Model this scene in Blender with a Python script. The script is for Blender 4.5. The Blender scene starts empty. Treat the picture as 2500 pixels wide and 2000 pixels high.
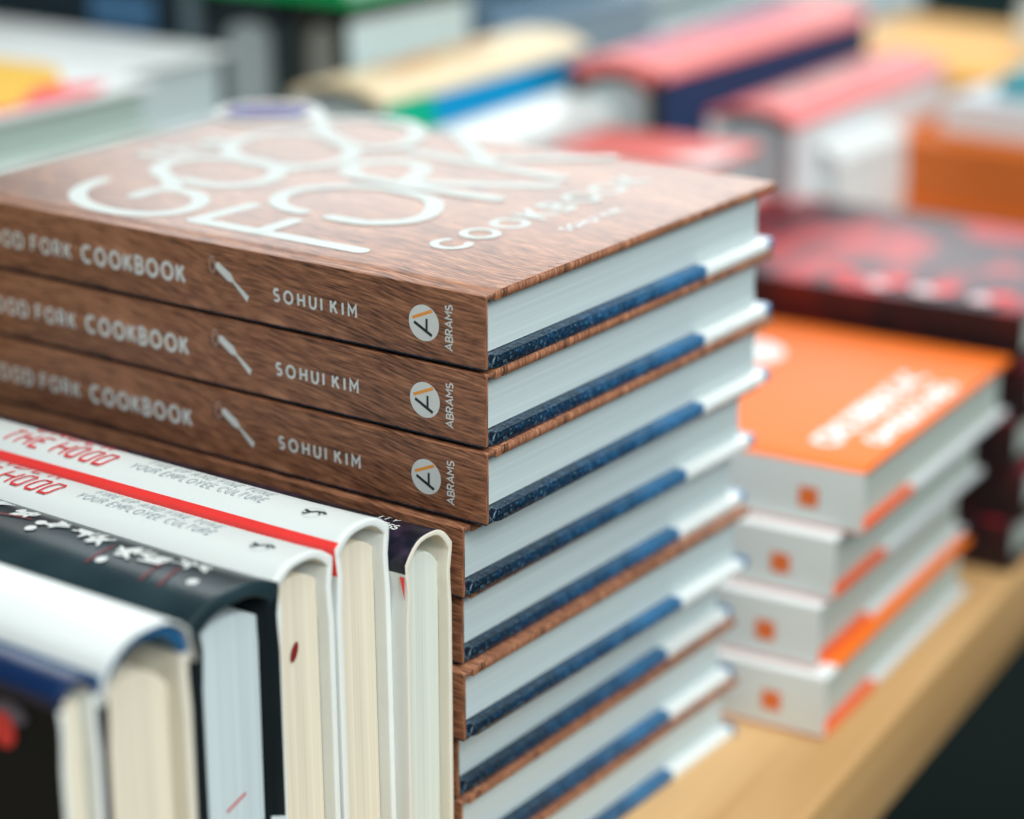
import bpy, bmesh, math, random
from mathutils import Vector, Matrix
random.seed(7)
rad = math.radians
scene = bpy.context.scene
col = scene.collection

# ------------------------------------------------------------------ camera
cam_d = bpy.data.cameras.new("camera")
cam = bpy.data.objects.new("camera", cam_d)
col.objects.link(cam)
cam_d.sensor_width = 36.0
cam_d.lens = 80.85
cam_d.clip_start = 0.02
cam_d.clip_end = 60.0
cam.location = (0.42707, -0.59469, 0.21002)
cam.rotation_euler = (rad(90 - 18.86), 0.0, rad(34.986))
cam_d.dof.use_dof = True
cam_d.dof.focus_distance = 0.785
cam_d.dof.aperture_fstop = 3.4
scene.camera = cam

# ------------------------------------------------------------------ world and lamps
world = bpy.data.worlds.new("World")
scene.world = world
world.use_nodes = True
bg = world.node_tree.nodes["Background"]
bg.inputs["Color"].default_value = (0.66, 0.90, 0.96, 1)
bg.inputs["Strength"].default_value = 0.13


def area(name, loc, target, sx, sy, power, colour):
    d = bpy.data.lights.new(name, "AREA")
    d.shape = "RECTANGLE"
    d.size, d.size_y = sx, sy
    d.energy = power
    d.color = colour
    o = bpy.data.objects.new(name, d)
    col.objects.link(o)
    o.location = loc
    o.rotation_euler = (Vector(target) - Vector(loc)).to_track_quat("-Z", "Y").to_euler()
    return o


area("ceiling_lamp", (0.55, 0.25, 2.1), (-0.05, 0.1, -0.1), 1.3, 1.3, 33, (0.97, 0.98, 0.95))
area("added_front_fill", (0.72, -0.50, 0.62), (0.0, 0.02, -0.05), 0.42, 0.42, 6.0, (1.0, 0.96, 0.91))  # added fill, unseen near the camera: brightens the spines, falls off leftwards
area("window_light", (-1.9, 4.1, 1.55), (-0.1, 0.1, 0.0), 4.4, 2.2, 178, (0.93, 0.98, 1.0))
area("side_lamp", (1.9, -0.55, 1.25), (0.0, 0.1, -0.1), 1.3, 1.3, 40, (0.93, 0.99, 1.0))

scene.view_settings.view_transform = "Standard"
scene.view_settings.look = "None"
scene.view_settings.exposure = 0.0
scene.view_settings.gamma = 1.0
scene.view_settings.use_curve_mapping = False
scene.cycles.use_denoising = True
scene.cycles.max_bounces = 8

# ------------------------------------------------------------------ materials
def rgb(c):
    return (c[0], c[1], c[2], 1.0)


def new_mat(name):
    m = bpy.data.materials.new(name)
    m.use_nodes = True
    nt = m.node_tree
    b = nt.nodes["Principled BSDF"]
    return m, nt, b


def N(nt, kind, **kw):
    n = nt.nodes.new(kind)
    for k, v in kw.items():
        setattr(n, k, v)
    return n


def paint(name, c, rough=0.5, var=0.06, scale=60.0, bump=0.04, bscale=900.0, stretch=(1, 1, 1), coat=0.0):
    """printed paper / cloth: base colour with slight uneven tone and paper tooth"""
    m, nt, b = new_mat(name)
    tc = N(nt, "ShaderNodeTexCoord")
    mp = N(nt, "ShaderNodeMapping")
    mp.inputs["Scale"].default_value = stretch
    nt.links.new(tc.outputs["Object"], mp.inputs["Vector"])
    no = N(nt, "ShaderNodeTexNoise")
    no.inputs["Scale"].default_value = scale
    no.inputs["Detail"].default_value = 5
    nt.links.new(mp.outputs[0], no.inputs["Vector"])
    mr = N(nt, "ShaderNodeMapRange")
    mr.inputs["From Min"].default_value = 0.3
    mr.inputs["From Max"].default_value = 0.7
    mr.inputs["To Min"].default_value = 1 - var
    mr.inputs["To Max"].default_value = 1 + var
    nt.links.new(no.outputs["Fac"], mr.inputs["Value"])
    mx = N(nt, "ShaderNodeVectorMath", operation="SCALE")
    mx.inputs[0].default_value = c
    nt.links.new(mr.outputs[0], mx.inputs["Scale"])
    nt.links.new(mx.outputs[0], b.inputs["Base Color"])
    b.inputs["Roughness"].default_value = rough
    b.inputs["Coat Weight"].default_value = coat
    b.inputs["Coat Roughness"].default_value = 0.25
    n2 = N(nt, "ShaderNodeTexNoise")
    n2.inputs["Scale"].default_value = bscale
    nt.links.new(mp.outputs[0], n2.inputs["Vector"])
    bp = N(nt, "ShaderNodeBump")
    bp.inputs["Strength"].default_value = bump
    bp.inputs["Distance"].default_value = 0.001
    nt.links.new(n2.outputs["Fac"], bp.inputs["Height"])
    nt.links.new(bp.outputs[0], b.inputs["Normal"])
    return m


def pages(name, c, axis="z", dark=0.82):
    """edge of a block of paper: fine uneven lines running across one axis"""
    m, nt, b = new_mat(name)
    tc = N(nt, "ShaderNodeTexCoord")
    mp = N(nt, "ShaderNodeMapping")
    mp.inputs["Scale"].default_value = (6, 6, 2600) if axis == "z" else (6, 2600, 6)
    nt.links.new(tc.outputs["Object"], mp.inputs["Vector"])
    no = N(nt, "ShaderNodeTexNoise")
    no.inputs["Scale"].default_value = 1.0
    no.inputs["Detail"].default_value = 3
    nt.links.new(mp.outputs[0], no.inputs["Vector"])
    mp2 = N(nt, "ShaderNodeMapping")
    mp2.inputs["Scale"].default_value = (3, 3, 420) if axis == "z" else (3, 420, 3)
    nt.links.new(tc.outputs["Object"], mp2.inputs["Vector"])
    n3 = N(nt, "ShaderNodeTexNoise")
    n3.inputs["Scale"].default_value = 1.0
    n3.inputs["Detail"].default_value = 2
    nt.links.new(mp2.outputs[0], n3.inputs["Vector"])
    ad = N(nt, "ShaderNodeMath", operation="ADD")
    nt.links.new(no.outputs["Fac"], ad.inputs[0])
    nt.links.new(n3.outputs["Fac"], ad.inputs[1])
    cr = N(nt, "ShaderNodeValToRGB")
    cr.color_ramp.elements[0].position = 0.34
    cr.color_ramp.elements[0].color = rgb([x * dark for x in c])
    cr.color_ramp.elements[1].position = 0.62
    cr.color_ramp.elements[1].color = rgb(c)
    ml = N(nt, "ShaderNodeMath", operation="MULTIPLY")
    ml.inputs[1].default_value = 0.5
    nt.links.new(ad.outputs[0], ml.inputs[0])
    nt.links.new(ml.outputs[0], cr.inputs[0])
    nt.links.new(cr.outputs[0], b.inputs["Base Color"])
    b.inputs["Roughness"].default_value = 0.75
    b.inputs["Specular IOR Level"].default_value = 0.25
    bp = N(nt, "ShaderNodeBump")
    bp.inputs["Strength"].default_value = 0.18
    bp.inputs["Distance"].default_value = 0.0004
    nt.links.new(no.outputs["Fac"], bp.inputs["Height"])
    nt.links.new(bp.outputs[0], b.inputs["Normal"])
    return m


def walnut():
    """photographic walnut print, laminated"""
    m, nt, b = new_mat("walnut_print")
    L = nt.links.new
    tc = N(nt, "ShaderNodeTexCoord")
    sp = N(nt, "ShaderNodeSeparateXYZ")
    L(tc.outputs["Object"], sp.inputs[0])
    ad = N(nt, "ShaderNodeMath", operation="ADD")
    L(sp.outputs["Y"], ad.inputs[0])
    L(sp.outputs["Z"], ad.inputs[1])
    cb = N(nt, "ShaderNodeCombineXYZ")
    ns = N(nt, "ShaderNodeSeparateXYZ")
    L(tc.outputs["Normal"], ns.inputs[0])
    ab = N(nt, "ShaderNodeMath", operation="ABSOLUTE"); L(ns.outputs["X"], ab.inputs[0])
    gt = N(nt, "ShaderNodeMath", operation="GREATER_THAN"); gt.inputs[1].default_value = 0.6; L(ab.outputs[0], gt.inputs[0])
    zx = N(nt, "ShaderNodeMath", operation="MULTIPLY"); L(gt.outputs[0], zx.inputs[0]); L(sp.outputs["Z"], zx.inputs[1])
    xs = N(nt, "ShaderNodeMath", operation="SUBTRACT"); L(sp.outputs["X"], xs.inputs[0]); L(zx.outputs[0], xs.inputs[1])
    ys = N(nt, "ShaderNodeMath", operation="SUBTRACT"); L(ad.outputs[0], ys.inputs[0]); L(zx.outputs[0], ys.inputs[1])
    L(xs.outputs[0], cb.inputs["X"])
    L(ys.outputs[0], cb.inputs["Y"])
    # low frequency warp
    w = N(nt, "ShaderNodeTexNoise")
    w.inputs["Scale"].default_value = 11.0
    w.inputs["Detail"].default_value = 1.5
    L(cb.outputs[0], w.inputs["Vector"])
    ws = N(nt, "ShaderNodeVectorMath", operation="SCALE")
    ws.inputs["Scale"].default_value = 0.024
    L(w.outputs["Color"], ws.inputs[0])
    wa = N(nt, "ShaderNodeVectorMath", operation="ADD")
    L(cb.outputs[0], wa.inputs[0])
    L(ws.outputs[0], wa.inputs[1])

    def layer(sx, sy, rot, scale, detail, src):
        mp = N(nt, "ShaderNodeMapping")
        mp.inputs["Rotation"].default_value = (0, 0, rad(rot))
        mp2 = N(nt, "ShaderNodeMapping")
        mp2.inputs["Scale"].default_value = (sx, sy, 1)
        L(src.outputs[0], mp.inputs["Vector"])
        L(mp.outputs[0], mp2.inputs["Vector"])
        n = N(nt, "ShaderNodeTexNoise")
        n.inputs["Scale"].default_value = scale
        n.inputs["Detail"].default_value = detail
        n.inputs["Roughness"].default_value = 0.6
        L(mp2.outputs[0], n.inputs["Vector"])
        return n

    fine = layer(105, 1250, 7, 1.0, 4, wa)       # short dark pores
    mid = layer(28, 330, 6, 1.0, 4, wa)        # streaks
    big = layer(5, 34, 6, 1.0, 2, wa)          # broad figure
    s1 = N(nt, "ShaderNodeMath", operation="MULTIPLY"); s1.inputs[1].default_value = 0.58
    s2 = N(nt, "ShaderNodeMath", operation="MULTIPLY"); s2.inputs[1].default_value = 0.30
    s3 = N(nt, "ShaderNodeMath", operation="MULTIPLY"); s3.inputs[1].default_value = 0.22
    L(fine.outputs["Fac"], s1.inputs[0]); L(mid.outputs["Fac"], s2.inputs[0]); L(big.outputs["Fac"], s3.inputs[0])
    a1 = N(nt, "ShaderNodeMath", operation="ADD"); a2 = N(nt, "ShaderNodeMath", operation="ADD")
    L(s1.outputs[0], a1.inputs[0]); L(s2.outputs[0], a1.inputs[1])
    L(a1.outputs[0], a2.inputs[0]); L(s3.outputs[0], a2.inputs[1])
    cr = N(nt, "ShaderNodeValToRGB")
    e = cr.color_ramp.elements
    e[0].position = 0.43; e[0].color = rgb((0.052, 0.024, 0.013))
    e[1].position = 0.68; e[1].color = rgb((0.52, 0.250, 0.140))
    k = e.new(0.50); k.color = rgb((0.18, 0.074, 0.041))
    k = e.new(0.58); k.color = rgb((0.32, 0.138, 0.072))
    L(a2.outputs[0], cr.inputs[0])
    L(cr.outputs[0], b.inputs["Base Color"])
    b.inputs["Roughness"].default_value = 0.46
    b.inputs["Specular IOR Level"].default_value = 0.5
    bp = N(nt, "ShaderNodeBump")
    bp.inputs["Strength"].default_value = 0.2
    bp.inputs["Distance"].default_value = 0.0004
    L(a1.outputs[0], bp.inputs["Height"])
    L(bp.outputs[0], b.inputs["Normal"])
    return m


def back_print():
    """blue cloth photograph on the back cover, a white area towards the fore-edge, blue again at the corner"""
    m, nt, b = new_mat("blue_cloth_print")
    L = nt.links.new
    tc = N(nt, "ShaderNodeTexCoord")
    sp = N(nt, "ShaderNodeSeparateXYZ")
    L(tc.outputs["Object"], sp.inputs[0])
    no = N(nt, "ShaderNodeTexNoise"); no.inputs["Scale"].default_value = 26; no.inputs["Detail"].default_value = 6
    no.inputs["Roughness"].default_value = 0.7
    L(tc.outputs["Object"], no.inputs["Vector"])
    fn = N(nt, "ShaderNodeTexNoise"); fn.inputs["Scale"].default_value = 1150; fn.inputs["Detail"].default_value = 2
    L(tc.outputs["Object"], fn.inputs["Vector"])
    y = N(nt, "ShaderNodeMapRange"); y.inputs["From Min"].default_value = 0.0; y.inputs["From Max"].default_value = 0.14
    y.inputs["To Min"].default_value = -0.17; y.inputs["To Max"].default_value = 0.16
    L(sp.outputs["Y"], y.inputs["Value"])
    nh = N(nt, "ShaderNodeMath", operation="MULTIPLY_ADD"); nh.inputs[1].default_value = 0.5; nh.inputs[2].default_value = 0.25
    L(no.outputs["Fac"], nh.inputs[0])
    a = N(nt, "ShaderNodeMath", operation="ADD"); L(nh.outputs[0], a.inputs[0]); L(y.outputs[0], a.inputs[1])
    f2 = N(nt, "ShaderNodeMath", operation="MULTIPLY_ADD"); f2.inputs[1].default_value = 0.5; f2.inputs[2].default_value = -0.25
    L(fn.outputs["Fac"], f2.inputs[0])
    no.inputs["Scale"].default_value = 40
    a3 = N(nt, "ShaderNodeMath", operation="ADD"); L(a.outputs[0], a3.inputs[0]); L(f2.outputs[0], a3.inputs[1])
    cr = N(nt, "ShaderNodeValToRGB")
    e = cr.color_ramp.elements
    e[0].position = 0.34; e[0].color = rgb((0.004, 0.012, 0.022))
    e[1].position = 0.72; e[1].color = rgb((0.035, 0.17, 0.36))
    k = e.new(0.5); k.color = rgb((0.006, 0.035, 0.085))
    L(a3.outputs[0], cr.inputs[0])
    wr = N(nt, "ShaderNodeValToRGB"); wr.color_ramp.interpolation = "LINEAR"
    q = wr.color_ramp.elements
    q[0].position = 0.724; q[0].color = (0, 0, 0, 1)
    q[1].position = 0.732; q[1].color = (1, 1, 1, 1)
    k = q.new(0.965); k.color = (1, 1, 1, 1)
    k = q.new(0.972); k.color = (0, 0, 0, 1)
    ym = N(nt, "ShaderNodeMath", operation="MULTIPLY"); ym.inputs[1].default_value = 1 / 0.200
    L(sp.outputs["Y"], ym.inputs[0]); L(ym.outputs[0], wr.inputs[0])
    mx = N(nt, "ShaderNodeMix", data_type="RGBA")
    L(wr.outputs[0], mx.inputs["Factor"]); L(cr.outputs[0], mx.inputs["A"]); mx.inputs["B"].default_value = rgb((0.80, 0.86, 0.85))
    sk = N(nt, "ShaderNodeTexNoise"); sk.inputs["Scale"].default_value = 900; sk.inputs["Detail"].default_value = 1
    L(tc.outputs["Object"], sk.inputs["Vector"])
    sr = N(nt, "ShaderNodeValToRGB"); sr.color_ramp.elements[0].position = .60; sr.color_ramp.elements[1].position = .70
    sr.color_ramp.elements[1].color = (.34, .34, .34, 1)
    L(sk.outputs["Fac"], sr.inputs[0])
    m2 = N(nt, "ShaderNodeMix", data_type="RGBA")
    L(sr.outputs[0], m2.inputs["Factor"]); L(mx.outputs["Result"], m2.inputs["A"]); m2.inputs["B"].default_value = rgb((0.16, 0.36, 0.52))
    L(m2.outputs["Result"], b.inputs["Base Color"])
    b.inputs["Roughness"].default_value = 0.30
    bp = N(nt, "ShaderNodeBump"); bp.inputs["Strength"].default_value = 0.45; bp.inputs["Distance"].default_value = 0.0003
    L(fn.outputs["Fac"], bp.inputs["Height"]); L(bp.outputs[0], b.inputs["Normal"])
    return m


def banded_y(name, stops, rough=0.45):
    """cover print that changes along the book's own width; stops = [(y, colour)]"""
    m, nt, b = new_mat(name)
    L = nt.links.new
    tc = N(nt, "ShaderNodeTexCoord"); sp = N(nt, "ShaderNodeSeparateXYZ"); L(tc.outputs["Object"], sp.inputs[0])
    ym = N(nt, "ShaderNodeMath", operation="MULTIPLY"); ym.inputs[1].default_value = 1 / 0.3
    L(sp.outputs["Y"], ym.inputs[0])
    cr = N(nt, "ShaderNodeValToRGB"); cr.color_ramp.interpolation = "CONSTANT"
    e = cr.color_ramp.elements
    e[0].position = 0; e[0].color = rgb(stops[0][1])
    e[1].position = stops[1][0] / 0.3; e[1].color = rgb(stops[1][1])
    for y, c in stops[2:]:
        k = e.new(y / 0.3); k.color = rgb(c)
    L(ym.outputs[0], cr.inputs[0]); L(cr.outputs[0], b.inputs["Base Color"])
    b.inputs["Roughness"].default_value = rough
    return m


def blotch(name, c1, c2, scale, lo, hi, rough=0.4, stretch=(1, 1, 1)):
    m, nt, b = new_mat(name)
    L = nt.links.new
    tc = N(nt, "ShaderNodeTexCoord"); mp = N(nt, "ShaderNodeMapping"); mp.inputs["Scale"].default_value = stretch
    L(tc.outputs["Object"], mp.inputs["Vector"])
    no = N(nt, "ShaderNodeTexNoise"); no.inputs["Scale"].default_value = scale; no.inputs["Detail"].default_value = 2
    L(mp.outputs[0], no.inputs["Vector"])
    cr = N(nt, "ShaderNodeValToRGB")
    e = cr.color_ramp.elements
    e[0].position = lo; e[0].color = rgb(c1); e[1].position = hi; e[1].color = rgb(c2)
    L(no.outputs["Fac"], cr.inputs[0]); L(cr.outputs[0], b.inputs["Base Color"])
    b.inputs["Roughness"].default_value = rough
    b.inputs["Specular IOR Level"].default_value = 0.3
    return m


def maple():
    m, nt, b = new_mat("maple_veneer")
    L = nt.links.new
    tc = N(nt, "ShaderNodeTexCoord"); mp = N(nt, "ShaderNodeMapping"); mp.inputs["Scale"].default_value = (38, 2.2, 38)
    L(tc.outputs["Object"], mp.inputs["Vector"])
    no = N(nt, "ShaderNodeTexNoise"); no.inputs["Scale"].default_value = 1; no.inputs["Detail"].default_value = 5
    no.inputs["Distortion"].default_value = 0.6
    L(mp.outputs[0], no.inputs["Vector"])
    cr = N(nt, "ShaderNodeValToRGB")
    e = cr.color_ramp.elements
    e[0].position = 0.3; e[0].color = rgb((0.50, 0.285, 0.11)); e[1].position = 0.7; e[1].color = rgb((0.68, 0.44, 0.21))
    L(no.outputs["Fac"], cr.inputs[0]); L(cr.outputs[0], b.inputs["Base Color"])
    b.inputs["Roughness"].default_value = 0.4
    return m


M = {}
M["walnut"] = walnut()
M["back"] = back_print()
M["pages_cool"] = pages("white_pages", (0.54, 0.635, 0.65), dark=0.84)
M["ink_white"] = paint("white_ink", (0.72, 0.77, 0.76), 0.45, 0.02)
M["cover_ink"] = paint("pale_cover_ink", (0.55, 0.60, 0.58), 0.6, 0.02)
M["ink_black"] = paint("black_ink", (0.015, 0.025, 0.03), 0.45, 0.02)
M["ink_orange"] = paint("orange_ink", (0.90, 0.36, 0.06), 0.45, 0.02)
M["ink_red"] = paint("red_ink", (0.72, 0.035, 0.045), 0.45, 0.04)
M["ink_grey"] = paint("grey_ink", (0.38, 0.45, 0.48), 0.5, 0.03)
M["ink_bronze"] = paint("pale_brown_ink", (0.50, 0.36, 0.30), 0.45, 0.03)
M["ink_navy"] = paint("navy_ink", (0.018, 0.05, 0.20), 0.4, 0.1)
M["jacket_white"] = paint("white_jacket_paper", (0.70, 0.755, 0.745), 0.42, 0.015, 20, 0.03, 500)
M["jacket_red"] = paint("red_jacket_paper", (0.80, 0.045, 0.04), 0.4, 0.03)
M["jacket_black"] = blotch("black_jacket_paper", (0.010, 0.022, 0.028), (0.022, 0.045, 0.055), 30, 0.3, 0.7, 0.30)
M["jacket_plum"] = blotch("dark_plum_jacket", (0.008, 0.010, 0.018), (0.035, 0.022, 0.05), 120, 0.45, 0.7, 0.3)
M["jacket_night"] = paint("near_black_jacket", (0.006, 0.011, 0.014), 0.6, 0.1)
M["cloth_blue"] = paint("blue_book_cloth", (0.008, 0.10, 0.24), 0.5, 0.1)
M["jacket_blue"] = blotch("blue_jacket", (0.003, 0.010, 0.045), (0.006, 0.028, 0.10), 25, 0.35, 0.7, 0.35)
M["cream"] = pages("cream_pages", (0.74, 0.69, 0.56), "y", 0.80)
M["greenish"] = pages("greenish_white_pages", (0.67, 0.73, 0.67), "y", 0.84)
M["bluish"] = pages("bluish_white_pages", (0.55, 0.66, 0.70), "y", 0.83)
M["cream_z"] = pages("grey_green_pages", (0.50, 0.57, 0.52), "z", 0.85)
M["board_white"] = paint("white_board", (0.74, 0.79, 0.77), 0.6, 0.03)
M["board_cream"] = paint("cream_board", (0.72, 0.70, 0.60), 0.6, 0.03)
M["orange_cover"] = paint("orange_cover", (0.95, 0.175, 0.004), 0.65, 0.03)
M["orange_back"] = banded_y("orange_and_white_back", [(0, (0.80, 0.12, 0.03)), (0.062, (0.66, 0.70, 0.72))])
M["maple"] = maple()


def simple(c, rough=0.45):
    key = "c%d_%d_%d" % tuple(int(x * 255) for x in c)
    if key not in M:
        M[key] = paint("print_" + key, c, 0.62, 0.05, 25, 0.02)
        M[key].node_tree.nodes["Principled BSDF"].inputs["Specular IOR Level"].default_value = 0.22
    return M[key]


# ------------------------------------------------------------------ object helpers
def link(name, bm, mats, parent=None, smooth=False):
    me = bpy.data.meshes.new(name)
    bm.normal_update()
    bm.to_mesh(me)
    bm.free()
    for m in (mats if isinstance(mats, (list, tuple)) else [mats]):
        me.materials.append(m)
    if smooth:
        for p in me.polygons:
            p.use_smooth = True
    o = bpy.data.objects.new(name, me)
    col.objects.link(o)
    if parent:
        o.parent = parent
    return o


def thing(name, label, cat, loc=(0, 0, 0), rz=0.0, group=None):
    o = bpy.data.objects.new(name, None)
    o.empty_display_size = 0.02
    col.objects.link(o)
    o.location = loc
    o.rotation_euler = (0, 0, rad(rz))
    o["label"] = label
    o["category"] = cat
    if group:
        o["group"] = group
    return o


def dup(root, label, loc, rz):
    r = root.copy()
    col.objects.link(r)
    r.location = loc
    r.rotation_euler = (0, 0, rad(rz))
    r["label"] = label
    for ch in list(root.children):
        c = ch.copy(); col.objects.link(c); c.parent = r
        for g in list(ch.children):
            d = g.copy(); col.objects.link(d); d.parent = c
    return r


def extrude_x(poly, x0, x1, n=1, mat_of=None, jit=0.0, bm=None):
    """closed (y, z) outline swept along x"""
    bm = bm or bmesh.new()
    rings = []
    for i in range(n + 1):
        x = x0 + (x1 - x0) * i / n
        jx = 0
        rings.append([bm.verts.new((x, y + (random.uniform(-jit, jit) if 0 < i < n else 0), z)) for y, z in poly])
    k = len(poly)
    for i in range(n):
        for j in range(k):
            f = bm.faces.new((rings[i][j], rings[i][(j + 1) % k], rings[i + 1][(j + 1) % k], rings[i + 1][j]))
            if mat_of:
                f.material_index = mat_of(j)
    f0 = bm.faces.new(list(reversed(rings[0])))
    f1 = bm.faces.new(rings[-1])
    if mat_of:
        f0.material_index = f1.material_index = mat_of(-1)
    bmesh.ops.recalc_face_normals(bm, faces=bm.faces)
    return bm


def bevel(o, w, seg=2, angle=35):
    md = o.modifiers.new("soft_edges", "BEVEL")
    md.width = w
    md.segments = seg
    md.limit_method = "ANGLE"
    md.angle_limit = rad(angle)
    md.harden_normals = False
    for p in o.data.polygons:
        p.use_smooth = True
    return o


# ---- stroke lettering: every stroke one mitred ribbon lying just above its surface
def arc(cx, cy, rx, ry, a0, a1, n=14):
    return [(cx + rx * math.cos(rad(a0 + (a1 - a0) * i / n)), cy + ry * math.sin(rad(a0 + (a1 - a0) * i / n))) for i in range(n + 1)]


def glyphs():
    g = {}
    O = lambda w: [arc(w / 2, .5, w / 2, .5, 90, 450, 28)]
    g["O"] = (.98, O(.98))
    g["C"] = (.88, [arc(.5, .5, .5, .5, 50, 310, 20)])
    g["G"] = (.96, [arc(.5, .5, .5, .5, 50, 342, 22) + [(.96, .46), (.56, .46)]])
    g["D"] = (.80, [[(0, 0), (0, 1), (.32, 1)] + arc(.32, .5, .48, .5, 88, -88, 14) + [(.32, 0), (0, 0)]])
    g["F"] = (.55, [[(.55, 1), (0, 1), (0, 0)], [(0, .52), (.48, .52)]])
    g["E"] = (.58, [[(.58, 1), (0, 1), (0, 0), (.58, 0)], [(0, .52), (.5, .52)]])
    g["R"] = (.64, [[(0, 0), (0, 1), (.33, 1)] + arc(.33, .73, .27, .27, 85, -85, 9) + [(.33, .46), (0, .46)], [(.33, .46), (.64, 0)]])
    g["P"] = (.60, [[(0, 0), (0, 1), (.33, 1)] + arc(.33, .73, .27, .27, 85, -85, 9) + [(.33, .46), (0, .46)]])
    g["B"] = (.62, [[(0, .52), (.36, .52)] + arc(.36, .26, .26, .26, 85, -85, 9) + [(.36, 0), (0, 0), (0, 1), (.32, 1)] + arc(.32, .76, .24, .24, 85, -85, 9)])
    g["K"] = (.66, [[(0, 0), (0, 1)], [(.62, 1), (.05, .40)], [(.24, .60), (.66, 0)]])
    g["S"] = (.58, [arc(.29, .74, .27, .26, 35, 255, 12) + arc(.29, .26, .29, .26, 80, -145, 12)])
    g["H"] = (.72, [[(0, 0), (0, 1)], [(.72, 0), (.72, 1)], [(0, .5), (.72, .5)]])
    g["U"] = (.72, [[(0, 1), (0, .36)] + arc(.36, .36, .36, .36, 180, 360, 12) + [(.72, 1)]])
    g["I"] = (.0, [[(0, 0), (0, 1)]])
    g["M"] = (.84, [[(0, 0), (0, 1), (.42, .38), (.84, 1), (.84, 0)]])
    g["N"] = (.72, [[(0, 0), (0, 1), (.72, 0), (.72, 1)]])
    g["A"] = (.84, [[(0, 0), (.42, 1), (.84, 0)], [(.15, .32), (.69, .32)]])
    g["T"] = (.64, [[(0, 1), (.64, 1)], [(.32, 1), (.32, 0)]])
    g["L"] = (.5, [[(0, 1), (0, 0), (.5, 0)]])
    g["Y"] = (.7, [[(0, 1), (.35, .45), (.7, 1)], [(.35, .45), (.35, 0)]])
    # squared, technical O and D
    g["0"] = (.62, [[(.3, 1), (.1, 1), (0, .88), (0, .12), (.1, 0), (.52, 0), (.62, .12), (.62, .88), (.52, 1), (.3, 1)]])
    g["Q"] = (.62, [[(0, 0), (0, 1), (.5, 1), (.62, .86), (.62, .14), (.5, 0), (0, 0)]])
    # loose hand script
    g["c"] = (.62, [arc(.34, .34, .34, .34, 50, 320, 14)])
    g["o"] = (.66, [arc(.33, .34, .33, .33, 90, 450, 18)])
    g["k"] = (.6, [[(0, 0), (.06, 1.15)], [(.5, .66), (.05, .30), (.6, 0)]])
    g["b"] = (.62, [[(.05, 1.15), (0, .05)] + arc(.30, .30, .31, .30, 220, 520, 14)])
    g["h"] = (.5, [[(0, 0), (.05, 1.1)], [(.02, .4), (.25, .62), (.45, .5), (.48, 0)]])
    g["t"] = (.4, [[(.2, 1), (.18, .1), (.36, 0)], [(0, .66), (.42, .68)]])
    g["e"] = (.5, [[(.03, .34), (.5, .38), (.42, .62), (.2, .66), (0, .36), (.14, .05), (.46, .08)]])
    return g


GL = glyphs()


def ribbon(bm, pts, w, lift, put, caps="flat"):
    """pts: 2-D polyline, w: width, put(u, v, h) -> 3-D"""
    P = []
    for p in pts:
        if not P or (Vector(p) - P[-1]).length > 1e-7:
            P.append(Vector(p))
    if len(P) < 2:
        return
    if getattr(put, "fine", 0):
        Q = [P[0]]
        for a, b_ in zip(P, P[1:]):
            m = max(1, math.ceil((b_ - a).length / put.fine))
            Q += [a + (b_ - a) * (i / m) for i in range(1, m + 1)]
        P = Q
    closed = (P[0] - P[-1]).length < 1e-5
    if closed:
        P = P[:-1]
    n = len(P)
    L, R = [], []
    for i in range(n):
        a = P[i - 1] if (i > 0 or closed) else None
        c = P[(i + 1) % n] if (i < n - 1 or closed) else None
        d1 = (P[i] - a).normalized() if a is not None else None
        d2 = (c - P[i]).normalized() if c is not None else None
        d1 = d1 or d2
        d2 = d2 or d1
        n1 = Vector((-d1.y, d1.x)); n2 = Vector((-d2.y, d2.x))
        m = (n1 + n2)
        m = m.normalized() if m.length > 1e-6 else n1
        s = min(1 / max(m.dot(n1), .35), 2.2)
        L.append(P[i] + m * (w / 2 * s)); R.append(P[i] - m * (w / 2 * s))
    rise = lambda i: lift + .00005 * i / n        # a stroke that crosses itself never lies in one plane with itself
    vl = [bm.verts.new(put(p.x, p.y, rise(i))) for i, p in enumerate(L)]
    vr = [bm.verts.new(put(p.x, p.y, rise(i))) for i, p in enumerate(R)]
    for i in range(n if closed else n - 1):
        j = (i + 1) % n
        bm.faces.new((vl[i], vr[i], vr[j], vl[j]))
    if caps == "round" and not closed:
        for (cpt, d, a, b) in ((P[0], (P[0] - P[1]).normalized(), vl[0], vr[0]), (P[-1], (P[-1] - P[-2]).normalized(), vr[-1], vl[-1])):
            pa = Vector((-d.y, d.x))
            ring = []
            for k in range(1, 8):
                t = math.pi * k / 8
                q = cpt + pa * (-math.cos(t) * w / 2) * -1 + d * math.sin(t) * w / 2
                ring.append(bm.verts.new(put(q.x, q.y, lift if a is vl[0] else rise(n - 1))))
            va, vb = b, a
            # a lies on one side, b on the other: order by distance to first ring point
            first = ring[0].co
            if (a.co - first).length < (b.co - first).length:
                va, vb = a, b
            bm.faces.new([va] + ring + [vb])


def text_bm(s, u0, v0, h, wgt, put, track=.28, slant=0.0, xs=1.0, bm=None, space=.55, caps="flat"):
    """returns (bm, end_u); s drawn from u0 with cap height h"""
    bm = bm or bmesh.new()
    u = u0
    k = 0
    for ch in s:
        if ch == " ":
            u += space * h * xs
            continue
        wd, strokes = GL[ch]
        for st in strokes:
            k += 1
            pts = [(u + (x * xs + slant * y) * h, v0 + y * h) for x, y in st]
            ribbon(bm, pts, wgt, 0.00008 + 0.00006 * (k % 3), put, caps)
        u += (wd * xs + track) * h
    return bm, u - track * h


def text_width(s, h, track, xs=1.0, space=.55):
    u = 0
    for ch in s:
        u += space * h * xs if ch == " " else (GL[ch][0] * xs + track) * h
    return u - track * h


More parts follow.
